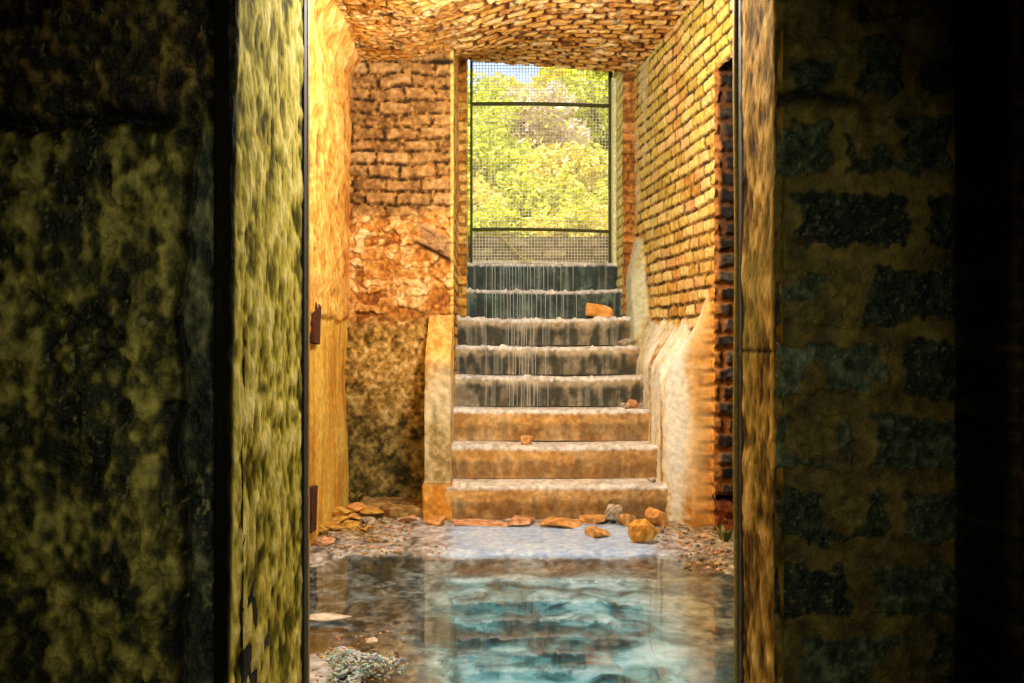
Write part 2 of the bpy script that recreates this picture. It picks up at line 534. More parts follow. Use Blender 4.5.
# ---------------------------------------------------------------- passage right wall: brick with thick plaster below
def f_pr(U, V):
    big = fbm(U * 2.5, V * 2.5, 121); med = fbm(U * 11, V * 11, 122); fine = fbm(U * 42, V * 42, 123)
    m, r1, r2 = bricks(U, V, .185, .088, .017, 124, .012, 5)
    x = right_x(U)
    zb = 1.27 + .10 * (fbm(U * 7, U * 0, 125, 4) - .5) * 2 + .16 * np.exp(-((U - 4.98) / .06) ** 2) - .14 * np.exp(-((U - 5.22) / .07) ** 2) + .66 * ss(6.12, 6.40, U)
    ye = 4.93 + .03 * (fbm(V * 8, V * 0, 126, 3) - .5) + .10 * ss(.9, 1.35, V) * 0
    low = ss(zb + .02, zb - .02, V) * ss(ye, ye + .035, U)
    bulge = np.maximum(x - (1.20 - .0 * U), 0)
    target = np.where(U > 4.9, bulge * ss(4.85, 5.16, U) + .028, 0)
    target = target * ss(zb + .05, zb - .35, V) + .02
    h = (1 - low) * (.011 * m + .007 * (r1 - .4) * m) + low * (target + .010 * (med - .5)) + .025 * (big - .5) + .012 * (fine - .5)
    cb = ramp(r1 * .5 + fine * .5, [(.2, 'b07a34'), (.42, 'd9a850'), (.58, 'ebc66c'), (.8, 'f6e2a0')])
    olive = ss(1.2, 2.4, V) * ss(.2, .5, big)
    cb = mixc(cb, ramp(r2 * .5 + fine * .5, [(.2, 'a3953c'), (.5, 'd0c45c'), (.8, 'ece69a')]), olive * .75)
    pink = ss(.74, .9, r2)
    cb = mixc(cb, lin('dba070'), pink * .4)
    mort = ramp(fine, [(.3, '5a3a10'), (.7, 'a8803a')])
    cbr = mixc(mort, cb, m)
    gap = (1 - m) * ss(.45, .6, fbm(U * 16, V * 16, 127, 2))
    cbr = mixc(cbr, lin('221206'), gap * .8)
    lime = ss(.50, .62, fbm(U * 9, V * 2.5, 128, 3)) * ss(6.0, 6.4, U)
    cbr = mixc(cbr, lin('cfc79a'), lime * .8)
    streak = fbm(U * 12, V * 2, 129, 4)
    pl = ramp(streak * .7 + fine * .3, [(.30, 'b07c40'), (.38, 'd6b880'), (.46, 'e4dcb8'), (.58, 'eeeee0'), (.8, 'f6f6ee')])
    pl = mixc(pl, ramp(streak, [(.3, 'd98f2e'), (.7, 'f0c25c')]), ss(5.03, 4.95, U) * .8)
    pl = mixc(pl, lin('a9b88c'), ss(5.9, 6.3, U) * .55)
    # bare orange brick at the end by the side door
    orange = ss(5.02, 4.95, U) * (1 - low) * ss(2.3, 1.3, V)
    cbr = mixc(cbr, ramp(fine, [(.3, 'cc842c'), (.7, 'f2b458')]) * (.45 + .55 * m[..., None]), orange * .8)
    c = mixc(cbr, pl, low)
    return (x - h, U, V), c


DOOR_Y0, DOOR_Y1, DOOR_Z = 3.95, 4.86, 2.81
surf('wall_passage_right', np.concatenate([rng(2.5, 3.9, .03), rng(3.95, 6.62, .0075)]), rng(-.05, 3.7, .0085), f_pr, M_lime, flip=True,
     mask=lambda u, v: ~((u > DOOR_Y0) & (u < DOOR_Y1) & (v < DOOR_Z)),
     boxes=[(1.52, 1.75, 4.98, YO + .1, -.2, 3.8), (1.70, 1.9, 2.5, DOOR_Y0, -.2, 3.8), (1.60, 1.8, DOOR_Y0, 4.99, DOOR_Z + .02, 3.8)], boxcol='8a5a26')


# far jamb of the side doorway, brick with its shade painted dark into the colour
def f_side(U, V):
    m, r1, r2 = bricks(U, V, .21, .10, .03, 131, .015, 6)
    fine = fbm(U * 40, V * 40, 132)
    ragged = .04 * (fbm(V * 9, V * 0, 133, 3) - .5)
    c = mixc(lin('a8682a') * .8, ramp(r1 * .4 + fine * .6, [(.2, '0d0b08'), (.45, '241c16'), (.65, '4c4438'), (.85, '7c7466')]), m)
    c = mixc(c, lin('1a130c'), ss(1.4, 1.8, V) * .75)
    c = mixc(c, lin('b87a3a'), ss(1.425, 1.40, U + ragged) * .9)
    red = ss(.24, .20, V)
    c = mixc(c, ramp(fine, [(.3, '6a2f12'), (.7, 'a65a26')]), red * .8)
    slot = np.exp(-((V - .20) / .022) ** 2)
    c = mixc(c, lin('0a0705'), slot)
    return (U, DOOR_Y1 - .025 * m - .01 * fine + .04 * slot, V), c


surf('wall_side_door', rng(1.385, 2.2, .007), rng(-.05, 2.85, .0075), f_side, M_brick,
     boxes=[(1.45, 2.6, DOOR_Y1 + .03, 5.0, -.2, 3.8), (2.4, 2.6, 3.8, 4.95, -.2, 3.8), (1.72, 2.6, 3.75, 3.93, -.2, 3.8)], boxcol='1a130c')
bm = bmesh.new(); bm_box(bm, 1.60, 2.6, 3.8, 4.95, DOOR_Z + .03, 3.0)
tag(bm_obj('ceiling_side_door', bm, M_backing), kind='structure')


# ---------------------------------------------------------------- wall with the gated opening
def mk_open(seed, lightcol):
    def f(U, V):
        m, r1, r2 = bricks(U, V, .21, .085, .016, seed, .012, 6)
        fine = fbm(U * 42, V * 42, seed + 1)
        c = mixc(ramp(fine, [(.3, '6a4218'), (.7, 'a87838')]), ramp(r1 * .4 + fine * .6, lightcol), .35 + .65 * m)
        h = .022 * m + .01 * (fine - .5) + .01 * r1 * m
        return (U, YO - h, V), c
    return f


surf('wall_opening_left', rng(-.29, -.167, .006), rng(1.2, 3.75, .007),
     mk_open(141, [(.2, 'a3631f'), (.45, 'cf9038'), (.65, 'e6b558'), (.85, 'f2d488')]), M_brick,
     boxes=[(-2.6, -.185, YO + .03, YB, -.2, 3.8)], boxcol='b08a48')
surf('wall_opening_right', rng(1.12, 1.34, .006), rng(1.2, 3.75, .007),
     mk_open(151, [(.2, '6d3f18'), (.45, 'a8702e'), (.65, 'c98f48'), (.85, 'e0b678')]), M_brick,
     boxes=[(1.14, 3.1, YO + .03, YB, -.2, 3.8)], boxcol='b08a48')


def mk_reveal(x0, sgn, seed):
    def f(U, V):
        m, r1, r2 = bricks(U, V, .21, .085, .014, seed, .01, 6)
        fine = fbm(U * 30, V * 30, seed + 1)
        c = mixc(ramp(fine, [(.3, '8a8038'), (.7, 'bdb05c')]), ramp(r1 * .4 + fine * .6, [(.2, 'c8c460'), (.5, 'e0dc8c'), (.8, 'f4f0c4')]), m)
        return (x0 + sgn * (.010 * m + .008 * fine), U, V), c
    return f


surf('wall_reveal_left', rng(YO - .02, YB, .008), rng(1.2, 3.78, .008), mk_reveal(-.185, 1, 161), M_plaster)
surf('wall_reveal_right', rng(YO - .02, YB, .008), rng(1.2, 3.78, .008), mk_reveal(1.138, -1, 171), M_plaster, flip=True)


# ---------------------------------------------------------------- vault of the passage
def f_ceil(U, V):
    big = fbm(U * 2.5, V * 2.5, 181); med = fbm(U * 9, V * 9, 182); fine = fbm(U * 36, V * 40, 183)
    m, r1, r2 = bricks(U, V, .17, .085, .020, 184, .035, 5)
    f1, f2, rid = worley(U * 9 + med * 1.5, V * 15 + big, 185)
    rub = ss(.02, .14, f2 - f1)
    w = ss(.1, -.5, U + .3 * (big - .5))
    mm = m * (1 - w) + rub * w
    h = .016 * mm + .010 * (r1 - .4) * m + .03 * (big - .5) + .018 * (fine - .5)
    z = ceil_z(U, V)
    c = ramp(r1 * .45 + fine * .55, [(.2, '9c6428'), (.4, 'd49a4c'), (.55, 'e8b868'), (.8, 'f8dea4')])
    c = mixc(c, ramp(r2 * .4 + fine * .6, [(.2, 'a3621c'), (.5, 'e3a93e'), (.8, 'f5dc8c')]), ss(.4, .65, med) * .6)
    c = mixc(lin('5c2c0e'), c, mm)
    c = mixc(c, lin('e6cfa0'), ss(.62, .75, fbm(U * 14, V * 12, 186, 3)) * .6)
    c = mixc(c, lin('3a1c0a'), ss(.66, .74, fbm(U * 12, V * 16, 187, 3)) * .8)
    return (U, V, z - h), c


surf('ceiling_vault', rng(-1.15, 1.72, .0095), np.concatenate([rng(2.45, 4.2, .03), rng(4.22, YB + .02, .009)]), f_ceil, M_brick, flip=True)


# ---------------------------------------------------------------- floor: silt, rubble margins, sunk bed of the puddle
def floor_h(U, V):
    big = fbm(U * 2.2, V * 2.2, 201); med = fbm(U * 8, V * 8, 202)
    rim = ss(4.20, 4.42, V + .10 * (med - .5))                       # mud bank towards the stair
    left = ss(-.72, -.92, U + .12 * (med - .5)) * ss(3.6, 4.4, V)
    right = ss(.98, 1.32, U + .2 * (big - .5)) * ss(3.7, 4.1, V)
    corner = ss(-.38, -.62, U + .25 * (med - .5)) * ss(3.12, 2.9, V + .1 * (big - .5))
    k = np.clip(rim + left + right + corner, 0, 1)
    isl = ss(.66, .72, fbm(U * 5 + 3, V * 11, 205, 4))
    h = -.05 + .055 * k + .012 * isl * (1 - k) + .012 * (med - .5)
    return h, k, isl, big, med


def f_floor(U, V):
    h, k, isl, big, med = floor_h(U, V)
    fine = fbm(U * 38, V * 38, 203)
    # swirls of silt
    wx = U + .5 * (fbm(U * 3, V * 3, 206, 3) - .5); wy = V + .6 * (fbm(U * 3, V * 3, 207, 3) - .5)
    sw = fbm(wx * 5 + 1.5 * med, wy * 5.5 + 1.5 * big, 208, 5); sw2 = fbm(wx * 11 + 5, wy * 13, 209, 5)
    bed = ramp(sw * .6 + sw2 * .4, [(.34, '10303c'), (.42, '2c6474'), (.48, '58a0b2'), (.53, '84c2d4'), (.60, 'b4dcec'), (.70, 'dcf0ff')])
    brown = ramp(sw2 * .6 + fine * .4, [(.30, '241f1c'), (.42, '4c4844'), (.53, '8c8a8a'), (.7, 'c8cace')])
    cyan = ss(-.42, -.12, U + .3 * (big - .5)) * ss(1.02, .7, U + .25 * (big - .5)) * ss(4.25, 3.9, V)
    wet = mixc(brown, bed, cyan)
    darkv = np.exp(-((sw - .5) / .018) ** 2) * ss(.45, .6, sw2)
    wet = mixc(wet, lin('1c2a2a'), darkv * .8)
    ochre = ramp(fine * .5 + sw2 * .5, [(.3, '3a2208'), (.45, '7a4c18'), (.6, 'b98236'), (.8, 'dcb878')])
    wet = mixc(wet, ochre, ss(-.15, -.42, U + .25 * (med - .5)) * ss(3.35, 3.0, V + .1 * med) * .85)
    rightm = ss(.65, 1.0, U + .25 * (sw - .5)) * ss(4.4, 4.0, V)
    wet = mixc(wet, ramp(sw2 * .5 + fine * .5, [(.3, '3c3a34'), (.45, '76705f'), (.55, 'a8956c'), (.7, 'cdbd96')]), rightm * .8)
    dry = ramp(fine * .5 + sw2 * .5, [(.28, '4c4844'), (.42, '827e7c'), (.53, 'b0b0b4'), (.7, 'dcdee4')])
    dry = mixc(dry, ramp(fine, [(.3, '6b5520'), (.6, 'b5933f'), (.8, 'dcc070')]), ss(1.0, 1.25, U + .2 * (med - .5)) * .6 + ss(-.55, -.8, U + .2 * (med - .5)) * ss(4.5, 4.9, V) * .8)
    # flat lime-white patch at the foot of the stair
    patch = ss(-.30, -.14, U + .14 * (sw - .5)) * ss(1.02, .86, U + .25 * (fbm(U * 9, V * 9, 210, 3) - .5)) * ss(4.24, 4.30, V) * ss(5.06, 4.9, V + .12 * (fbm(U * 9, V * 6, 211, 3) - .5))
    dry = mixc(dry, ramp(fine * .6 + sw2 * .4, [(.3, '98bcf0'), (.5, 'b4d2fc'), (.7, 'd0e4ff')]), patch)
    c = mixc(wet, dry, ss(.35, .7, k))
    c = mixc(c, ramp(fine, [(.3, '3a2a1c'), (.6, '8d7a60'), (.8, 'cbbca4')]), isl * (1 - k) * .45 * ss(4.25, 3.9, V))
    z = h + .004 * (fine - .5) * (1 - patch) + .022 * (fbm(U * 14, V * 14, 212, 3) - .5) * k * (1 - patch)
    return (U, V, z), c


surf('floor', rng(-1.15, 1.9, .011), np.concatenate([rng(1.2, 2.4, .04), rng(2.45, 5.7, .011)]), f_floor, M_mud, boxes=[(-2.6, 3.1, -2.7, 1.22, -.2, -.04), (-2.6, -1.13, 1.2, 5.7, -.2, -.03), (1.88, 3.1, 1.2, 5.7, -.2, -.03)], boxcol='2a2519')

bm = bmesh.new()
vs = [bm.verts.new(p) for p in ((-1.1, 1.25, -.012), (1.85, 1.25, -.012), (1.85, 4.6, -.012), (-1.1, 4.6, -.012))]
bm.faces.new(vs)
w = bm_obj('puddle', bm, M_water)
tag(w, 'shallow puddle flooding the passage floor, mirroring the stair and walls', 'puddle', kind='stuff')


# ---------------------------------------------------------------- stair
def Dn(n): return 5.13 + .253 * (n - 1)


tops = [0, .225, .45, .675, .90, 1.125, 1.35, 1.59, 1.835]
stair = empty('staircase', (.46, 5.13, 0))
tag(stair, 'flight of worn stone steps with crusted white edges climbing to the gated opening', 'staircase')


def mk_step(n):
    y0 = Dn(n); z0 = tops[n - 1]; z1 = tops[n]; rise = z1 - z0
    x0, x1 = (-.262, 1.215) if n <= 6 else (-.176, 1.128)
    if n == 1: x0 = -.27
    R = .018; tread = .30
    L1 = rise - R; L2 = L1 + R * 1.5708; L3 = L2 + tread
    sag = {1: .004, 2: .008, 3: .010, 4: .014, 5: .016, 6: .018, 7: .014, 8: .004}[n]
    vs = np.concatenate([rng(0, L1, .007), np.linspace(L1, L2, 7)[1:], rng(L2, L3, .012)[1:]])

    def f(U, V):
        a = np.clip((V - L1) / R, 0, 1.5708)
        y = y0 + R * (1 - np.cos(a)) + np.maximum(V - L2, 0) + .012 * (1 - ss(0, L1, V)) 
        z = z0 + np.minimum(V, L1) + R * np.sin(a)
        xc = (x0 + x1) / 2; hw = (x1 - x0) / 2
        q = 1 - ((U - xc) / hw) ** 2
        near = ss(0, L1, V)
        lip = np.exp(-((V - L2) / .022) ** 2)
        wear = fbm(U * 3, U * 0 + n, 220 + n, 3)
        z = z - sag * q * near - .010 * (wear - .5) * near
        fine = fbm(U * 40, V * 40, 230 + n); med = fbm(U * 9, V * 9, 240 + n)
        chunk = ss(.55, .75, fbm(U * 26, V * 20, 250 + n, 3))
        y = y - .010 * (med - .5) - .006 * (fine - .5) - .010 * ss(0, L1, V)
        z = z + lip * (.016 * chunk + .012 * (fine - .4)) + .004 * (fine - .5)
        streak = fbm(U * 16, V * 5, 260 + n, 4); stain = fbm(U * 6, V * 10, 270 + n, 4)
        if n <= 3:  # lower steps: warm light painted into the orange tone
            base = ramp(fine * .4 + stain * .6, [(.28, 'b88444'), (.45, 'd9a658'), (.6, 'e8be7c'), (.8, 'f4dca8')])
            dk = lin('644420')
            base = mixc(base, ramp(fine, [(.3, '8c7450'), (.7, 'b79a6a')]), ss(.3, 1.1, U) * .45)
            amt = .65
        elif n <= 6:
            base = ramp(fine * .4 + stain * .6, [(.28, '86785c'), (.45, 'b8a684'), (.6, 'cdbd9a'), (.8, 'e4dac2')])
            base = mixc(base, lin('b08648'), ss(1.0, 1.12, U) * .6)
            dk = lin('1c2620'); amt = .92
        else:  # top steps: bluish skylit shade painted in as teal
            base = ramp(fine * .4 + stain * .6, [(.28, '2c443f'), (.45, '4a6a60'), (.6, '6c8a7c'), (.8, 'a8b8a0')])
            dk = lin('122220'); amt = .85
        # damp, dark tide marks wicking up from each tread
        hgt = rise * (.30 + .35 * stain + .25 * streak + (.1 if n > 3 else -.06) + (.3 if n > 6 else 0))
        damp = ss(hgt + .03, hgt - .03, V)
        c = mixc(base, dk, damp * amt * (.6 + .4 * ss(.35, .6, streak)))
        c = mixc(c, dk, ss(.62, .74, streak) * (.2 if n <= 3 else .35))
        run = ss(.62, .74, fbm(U * 34, V * .9, 280 + n, 3))
        c = mixc(c, lin('c8cfc0'), run * .22 * (1 if n > 3 else .3))
        crust = ss(L1 - .016, L1 + .004, V + .02 * (fine - .5))
        c = mixc(c, ramp(fine * .6 + med * .4, [(.28, 'b4b0aa'), (.45, 'dedcd8'), (.7, 'fbfaf8')]), crust * .9)
        return (U, y, z), c
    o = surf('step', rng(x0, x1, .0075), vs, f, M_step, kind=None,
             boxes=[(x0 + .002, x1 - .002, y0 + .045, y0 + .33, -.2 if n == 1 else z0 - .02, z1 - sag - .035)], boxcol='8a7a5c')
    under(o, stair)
    o['label'] = ('orange-tan step' if n <= 3 else 'grey-brown step with dark damp riser' if n <= 6 else 'dark teal step, shade painted into its colour')


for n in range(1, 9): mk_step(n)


# threshold under the gate
def f_sill(U, V):
    fine = fbm(U * 40, V * 40, 291); med = fbm(U * 7, V * 7, 292)
    m, r1, r2 = bricks(U, V, .22, .09, .014, 293)
    y = np.where(V < .27, YB + .03, YB + .03 + (V - .27)); z = 1.82 + np.minimum(V, .27)
    c = mixc(lin('7c6a48'), ramp(r1 * .4 + fine * .6, [(.3, '8a7a50'), (.5, 'b0a070'), (.8, 'd6cc9c')]), m)
    c = mixc(c, lin('8f9a3c'), ss(.5, .65, med) * .5)
    return (U, y - .012 * m * (V < .27), z + .01 * fine * (V > .26)), c


surf('trim_threshold', rng(-.6, 1.6, .012), rng(0, .60, .012), f_sill, M_step,
     boxes=[(-.6, 1.6, YB + .06, YB + .6, 1.0, 2.05)], boxcol='7c6a48')


# ---------------------------------------------------------------- low pier beside the first step and kerb
def f_pier(U, V):
    # U runs around the pier plan, V height then sloped cap
    fine = fbm(U * 36, V * 36, 301); med = fbm(U * 9, V * 7, 302)
    per = [(-.238, 5.62), (-.238, 5.135), (-.404, 5.135), (-.404, 5.62)]
    s = np.clip(U, 0, 1.132)
    px = np.where(s < .485, per[0][0], np.where(s < .651, per[0][0] - (s - .485), per[2][0]))
    py = np.where(s < .485, 5.62 - s, np.where(s < .651, 5.135, 5.135 + (s - .651)))
    h = 1.02
    front = ss(.46, .50, s) * ss(.68, .64, s)
    z = np.minimum(V, h)
    cap = np.clip((V - h) / .35, 0, 1)
    py = py + cap * .42 * (py < 5.5)
    z = z + cap * .32
    lowb = ss(.245, .225, V)
    out = .012 * lowb + .010 * (med - .5) + .006 * (fine - .5)
    nx = np.where(s < .485, 1, np.where(s < .651, 0, -1)); ny = np.where((s >= .485) & (s < .651), -1, 0)
    c = ramp(fine * .5 + med * .5, [(.28, '9a8450'), (.42, 'c9b47c'), (.56, 'dfd0a4'), (.8, 'f0e8cc')])
    c = mixc(c, lin('7f8468'), ss(.58, .68, fbm(U * 10, V * 5, 303, 3)) * .6)
    c = mixc(c, ramp(fine, [(.3, 'cc8a2e'), (.7, 'f0c05a')]), ss(.85, 1.1, V) * .8)
    c = mixc(c, ramp(fine * .6 + med * .4, [(.3, 'd08a2c'), (.5, 'eaa944'), (.8, 'f6cc7c')]), lowb)
    seam = np.exp(-((V - .235) / .006) ** 2)
    c = mixc(c, lin('5a3a14'), seam * .7)
    return (px + nx * out, py + ny * out, z), c


o = surf('stringer_pier', rng(0, 1.132, .008), rng(-.05, 1.38, .009), f_pier, M_plaster, kind=None, flip=True,
         boxes=[(-.39, -.25, 5.16, 5.62, -.05, 1.0)], boxcol='c9b47c', origin=(-.32, 5.38, 0))
tag(o, 'pale plastered pier with an orange foot, flanking the bottom of the stair', 'pier')


def f_kerb(U, V):
    fine = fbm(U * 40, V * 40, 311); med = fbm(U * 10, V * 10, 312)
    y = np.where(V < .06, 5.20, 5.20 + (V - .06)); z = np.minimum(V, .06)
    c = ramp(fine * .5 + med * .5, [(.3, '4c3a1c'), (.45, '8a6a34'), (.6, 'b3935a'), (.8, 'd9c290')])
    gap = np.exp(-((U + .70) / .012) ** 2)
    c = mixc(c, lin('6a2f10'), np.exp(-((U + .66) / .03) ** 2) * (V < .06) * .8)
    return (U, y + .02 * (med - .5) + .02 * gap, z + .012 * (fine - .5) + .012 * (med - .5)), c


o = surf('kerb', rng(-.86, -.40, .009), rng(-.03, .46, .009), f_kerb, M_plaster, kind=None,
         boxes=[(-.85, -.41, 5.23, 5.58, -.05, .045)], boxcol='8a6a34', origin=(-.63, 5.4, 0))
tag(o, 'low broken masonry kerb along the foot of the mossy wall', 'kerb')

# ================================================================== GATE
gate = empty('mesh_gate', (.475, 7.06, 1.84))
tag(gate, 'iron gate of fine wire mesh closing the opening above the stair', 'gate')
gx0, gx1, gz0, gz1, gy = -.150, 1.105, 1.845, 3.66, 7.06


def g(o):
    under(o, gate); return o


for x0, x1, m_ in ((gx0, gx0 + .022, M_rail), (gx1 - .028, gx1, M_rail)):
    bm = bmesh.new(); bm_box(bm, x0, x1, gy - .015, gy + .015, gz0, gz1)
    g(bm_obj('stile', bm, m_, bevel=.003))
for zc, r in ((Z(103.5, gy), .017), (Z(229, gy), .014), (gz0 + .012, .010), (gz1 - .01, .012)):
    bm = bmesh.new(); bm_tube(bm, [(gx0 + (gx1 - gx0) * k / 10, gy, zc + .010 * math.sin(k * .314) - .02 * (k / 10)) for k in range(11)], r, 8)
    g(bm_obj('rail', bm, M_rail if zc > gz0 + .05 else M_wire, smooth=True))
bm = bmesh.new()
nv = 46
for k in range(1, nv):
    x = gx0 + (gx1 - gx0) * k / nv
    bm_box(bm, x - .0024, x + .0024, gy - .002, gy + .0015, gz0, gz1)
nh = 66
for k in range(1, nh):
    z = gz0 + (gz1 - gz0) * k / nh
    bm_box(bm, gx0, gx1, gy + .0015, gy + .005, z - .0022, z + .0022)
g(bm_obj('wire_mesh', bm, M_wire))
for zc in (2.25, 3.05, 3.5):
    bm = bmesh.new(); bm_tube(bm, [(gx1 - .002, gy, zc), (gx1 - .002, gy, zc + .09)], .014, 8)
    g(bm_obj('hinge', bm, M_rust, smooth=True))

bm = bmesh.new(); bm_box(bm, 1.098, 1.132, 6.93, 7.03, 1.60, 3.45)
o = bm_obj('gate_post', bm, M_postw, bevel=.006, loc=(0, 0, 0))
tag(o, 'pale green upright post the mesh gate hangs from', 'post')

# dry stalk hanging over the threshold
bm = bmesh.new()
pts = [Vector((X(497, 7.0), 6.99, 2.13)), Vector((X(508, 7.0), 6.97, 2.02)), Vector((X(520, 7.0), 6.95, 1.90)), Vector((X(531, 7.0), 6.93, 1.845))]
bm_tube(bm, pts, [.004, .006, .007, .008], 6)
for s in (-1, 1):
    bm_tube(bm, [pts[1], pts[1] + Vector((.03 * s, -.01, .06))], .003, 5)
o = bm_obj('dry_stalk', bm, M_stalk, smooth=True)
tag(o, 'thin pale yellow stalk leaning over the highest step', 'stalk')

# ================================================================== TRICKLING WATER
bm = bmesh.new(); rr = random.Random(5)
xs = []
x = -.12
while x < 1.02:
    dens = math.exp(-((x - .24) / .28) ** 2)
    x += .020 + .05 * (1 - dens) * rr.random() + .012 * rr.random()
    xs.append(x)
for x in xs:
    dens = math.exp(-((x - .24) / .30) ** 2)
    last = 3 if rr.random() < dens * .9 else 6
    if rr.random() > .35 + dens: continue
    for n in range(8, last, -1):
        y = Dn(n) - .020; zt = tops[n] - .002; zb = tops[n - 1] - .01
        jx = x + (rr.random() - .5) * .006
        bm_tube(bm, [(jx, y + .01, zt), (jx, y - .004, zt - .03), (jx + .001, y - .004, (zt + zb) / 2), (jx, y - .004, zb)], [.0032, .0024, .0020, .0026], 5)
o = bm_obj('trickling_water', bm, M_drip, smooth=True)
tag(o, 'thin threads of water running down the upper steps', 'water', kind='stuff')

# ================================================================== STONES
def rock_mesh(seed, sx, sy, sz, hexes, flat=4, sub=4):
    r = random.Random(seed)
    bm = bmesh.new(); bmesh.ops.create_icosphere(bm, subdivisions=sub, radius=1)
    planes = [(Vector((r.gauss(0, 1), r.gauss(0, 1), r.gauss(0, 1))).normalized(), r.uniform(.42, .72)) for _ in range(flat + 6)]
    vs = []
    for v in bm.verts:
        p = v.co.copy()
        for nrm, d in planes:
            k = p.dot(nrm)
            if k > d: p -= nrm * (k - d)
        vs.append(p)
    A = np.array([tuple(p) for p in vs])
    nz = fbm(A[:, 0] * 4 + seed, A[:, 1] * 4 + A[:, 2] * 3, seed, 4)
    A = A * (1 + .14 * (nz - .5))[:, None]
    A = A * np.array([sx, sy, sz]) / 1.7
    A[:, 2] -= A[:, 2].min()
    n2 = fbm(A[:, 0] * 60 + seed, A[:, 1] * 60 + A[:, 2] * 45, seed + 1, 3)
    cols = ramp(nz * .5 + n2 * .5, [(.28, hexes[0]), (.5, hexes[1]), (.75, hexes[2])])
    faces = [tuple(v.index for v in f.verts) for f in bm.faces]
    bm.free()
    return A, faces, cols


OR = ('b0743a', 'dea058', 'f4cc90'); PK = ('9c6a44', 'd29c70', 'ecc8a8'); GY = ('6d6352', 'a99c84', 'dcd2bf'); YL = ('8a6420', 'c99a3c', 'ecca72')


def stone(px, py, wpx, hpx, D, zb, pal, label, seed, depth=1.0, rz=0., name='stone', group=None, flat=4, cat='stone', tilt=0.):
    wd = wpx / F * D; hg = hpx / F * D
    A, fs, cols = rock_mesh(seed, wd, wd * depth * .8, hg, pal, flat)
    ext = A.max(0) - A.min(0)
    A *= np.array([wd / ext[0], wd * depth * .8 / ext[1], hg / ext[2]])
    A -= np.array([(A[:, 0].max() + A[:, 0].min()) / 2, (A[:, 1].max() + A[:, 1].min()) / 2, A[:, 2].min()])
    o = link_mesh(name, A, fs, M_rock, cols, None, True)
    o.location = (X(px, D), D, zb); o.rotation_euler = (0, tilt, rz)
    tag(o, label, cat, group)
    return o


def dfloor(py): return EYE * F / (py - 341.0)


# brick fragment on the sixth step
def brick_frag(loc, size, rot, label, seed, pal=OR, name='broken_brick'):
    sx, sy, sz = size
    bm = bmesh.new(); bm_box(bm, -sx / 2, sx / 2, -sy / 2, sy / 2, 0, sz)
    bmesh.ops.subdivide_edges(bm, edges=list(bm.edges), cuts=6, use_grid_fill=True)
    A = np.array([tuple(v.co) for v in bm.verts])
    fs = [tuple(v.index for v in f.verts) for f in bm.faces]; bm.free()
    c = A - np.array([0, 0, sz / 2])
    rn = np.linalg.norm(c / np.array([sx / 2, sy / 2, sz / 2]), axis=1)
    c = c * (1 - .10 * ss(1.2, 1.75, rn))[:, None]
    # chipped end
    c[:, 2] -= np.where(c[:, 0] > sx * .15, (c[:, 0] - sx * .15) * .35 * (c[:, 2] > 0), 0)
    nz = fbm(c[:, 0] * 30 + seed, c[:, 1] * 30 + c[:, 2] * 25, seed, 3)
    c *= (1 + .12 * (nz - .5))[:, None]
    cols = ramp(nz, [(.25, pal[0]), (.5, pal[1]), (.75, pal[2])])
    c[:, 2] -= c[:, 2].min()
    o = link_mesh(name, c, fs, M_rock, cols, None, True)
    o.location = loc; o.rotation_euler = rot
    tag(o, label, 'brick')
    return o


brick_frag((X(599, 6.5), 6.515, 1.352), (.225, .12, .105), (math.radians(-3), math.radians(8), math.radians(-14)),
           'broken orange brick lying on the right end of the sixth step', 3, ('c67e34', 'e6a452', 'f6cc8a'))

G = 'loose stones at the foot of the stair'
zf = .0
spec = [
    (435, 525, 23, 12, 0, OR, 'rounded orange stone in front of the plastered pier', 11, .9),
    (483, 524, 62, 6, 0, PK, 'long low pinkish stone half sunk along the lowest step', 12, .5),
    (521, 525, 31, 11, 0, PK, 'flat pinkish stone lying third from the pier', 13, .8),
    (562, 527, 46, 11, 0, OR, 'long flat orange stone before the middle of the lowest step', 14, .6),
    (597, 537, 26, 13, 0, OR, 'small wedge of orange stone lying alone on the white patch', 15, .9),
    (593, 521, 30, 10, 0, OR, 'low orange slab of stone leaning against the white-flecked lump', 16, .8),
    (612, 520, 21, 21, 0, GY, 'upright white-flecked lump of rubble against the lowest step', 17, .8),
    (627, 525, 18, 14, 0, OR, 'small orange chunk wedged between the flecked lump and the largest stone', 18, .9),
    (643, 543, 28, 26, 0, ('a4661c', 'e0a040', 'f4cc78'), 'largest orange-yellow stone, a pointed wedge standing on the mud', 19, .9),
    (657, 526, 25, 20, 0, OR, 'blocky orange stone behind the largest one, near the right wall', 20, .9),
]
for px, py, w_, h_, _, pal, lab, sd, dp in spec:
    D = dfloor(py)
    D = min(D, 5.04)
    stone(px, py, w_, h_, D, -.008, pal, lab, sd, dp, rz=(sd % 5 - 2) * .15, group=G, flat=5)
# shards on the steps
stone(625, 409, 9, 7, 5.74, tops[3] - .012, GY, 'tiny grey chip on the third step, farthest from the wall', 31, group='chips on the third step')
stone(632, 406, 15, 10, 5.76, tops[3] - .010, PK, 'pink-brown chip topping the cluster on the third step', 32, group='chips on the third step')
stone(644, 409, 13, 7, 5.73, tops[3] - .010, GY, 'flat grey chip on the third step touching the wall', 33, group='chips on the third step')
stone(628, 343, 22, 8, 6.22, tops[5] - .008, GY, 'flat grey shard lying on the fifth step against the wall', 34, .7, group='shards on the fifth step')
stone(632, 337, 13, 7, 6.30, tops[5] - .008, GY, 'upper pale shard leaning behind the flat one on the fifth step', 35, .8, group='shards on the fifth step')
stone(527, 444, 13, 10, 5.52, tops[2] - .012, OR, 'small orange-brown stone sitting on the middle of the second step', 36)
stone(652, 480, 9, 6, 5.25, tops[1] - .005, GY, 'small pale chip on the lowest step by the right wall', 37)

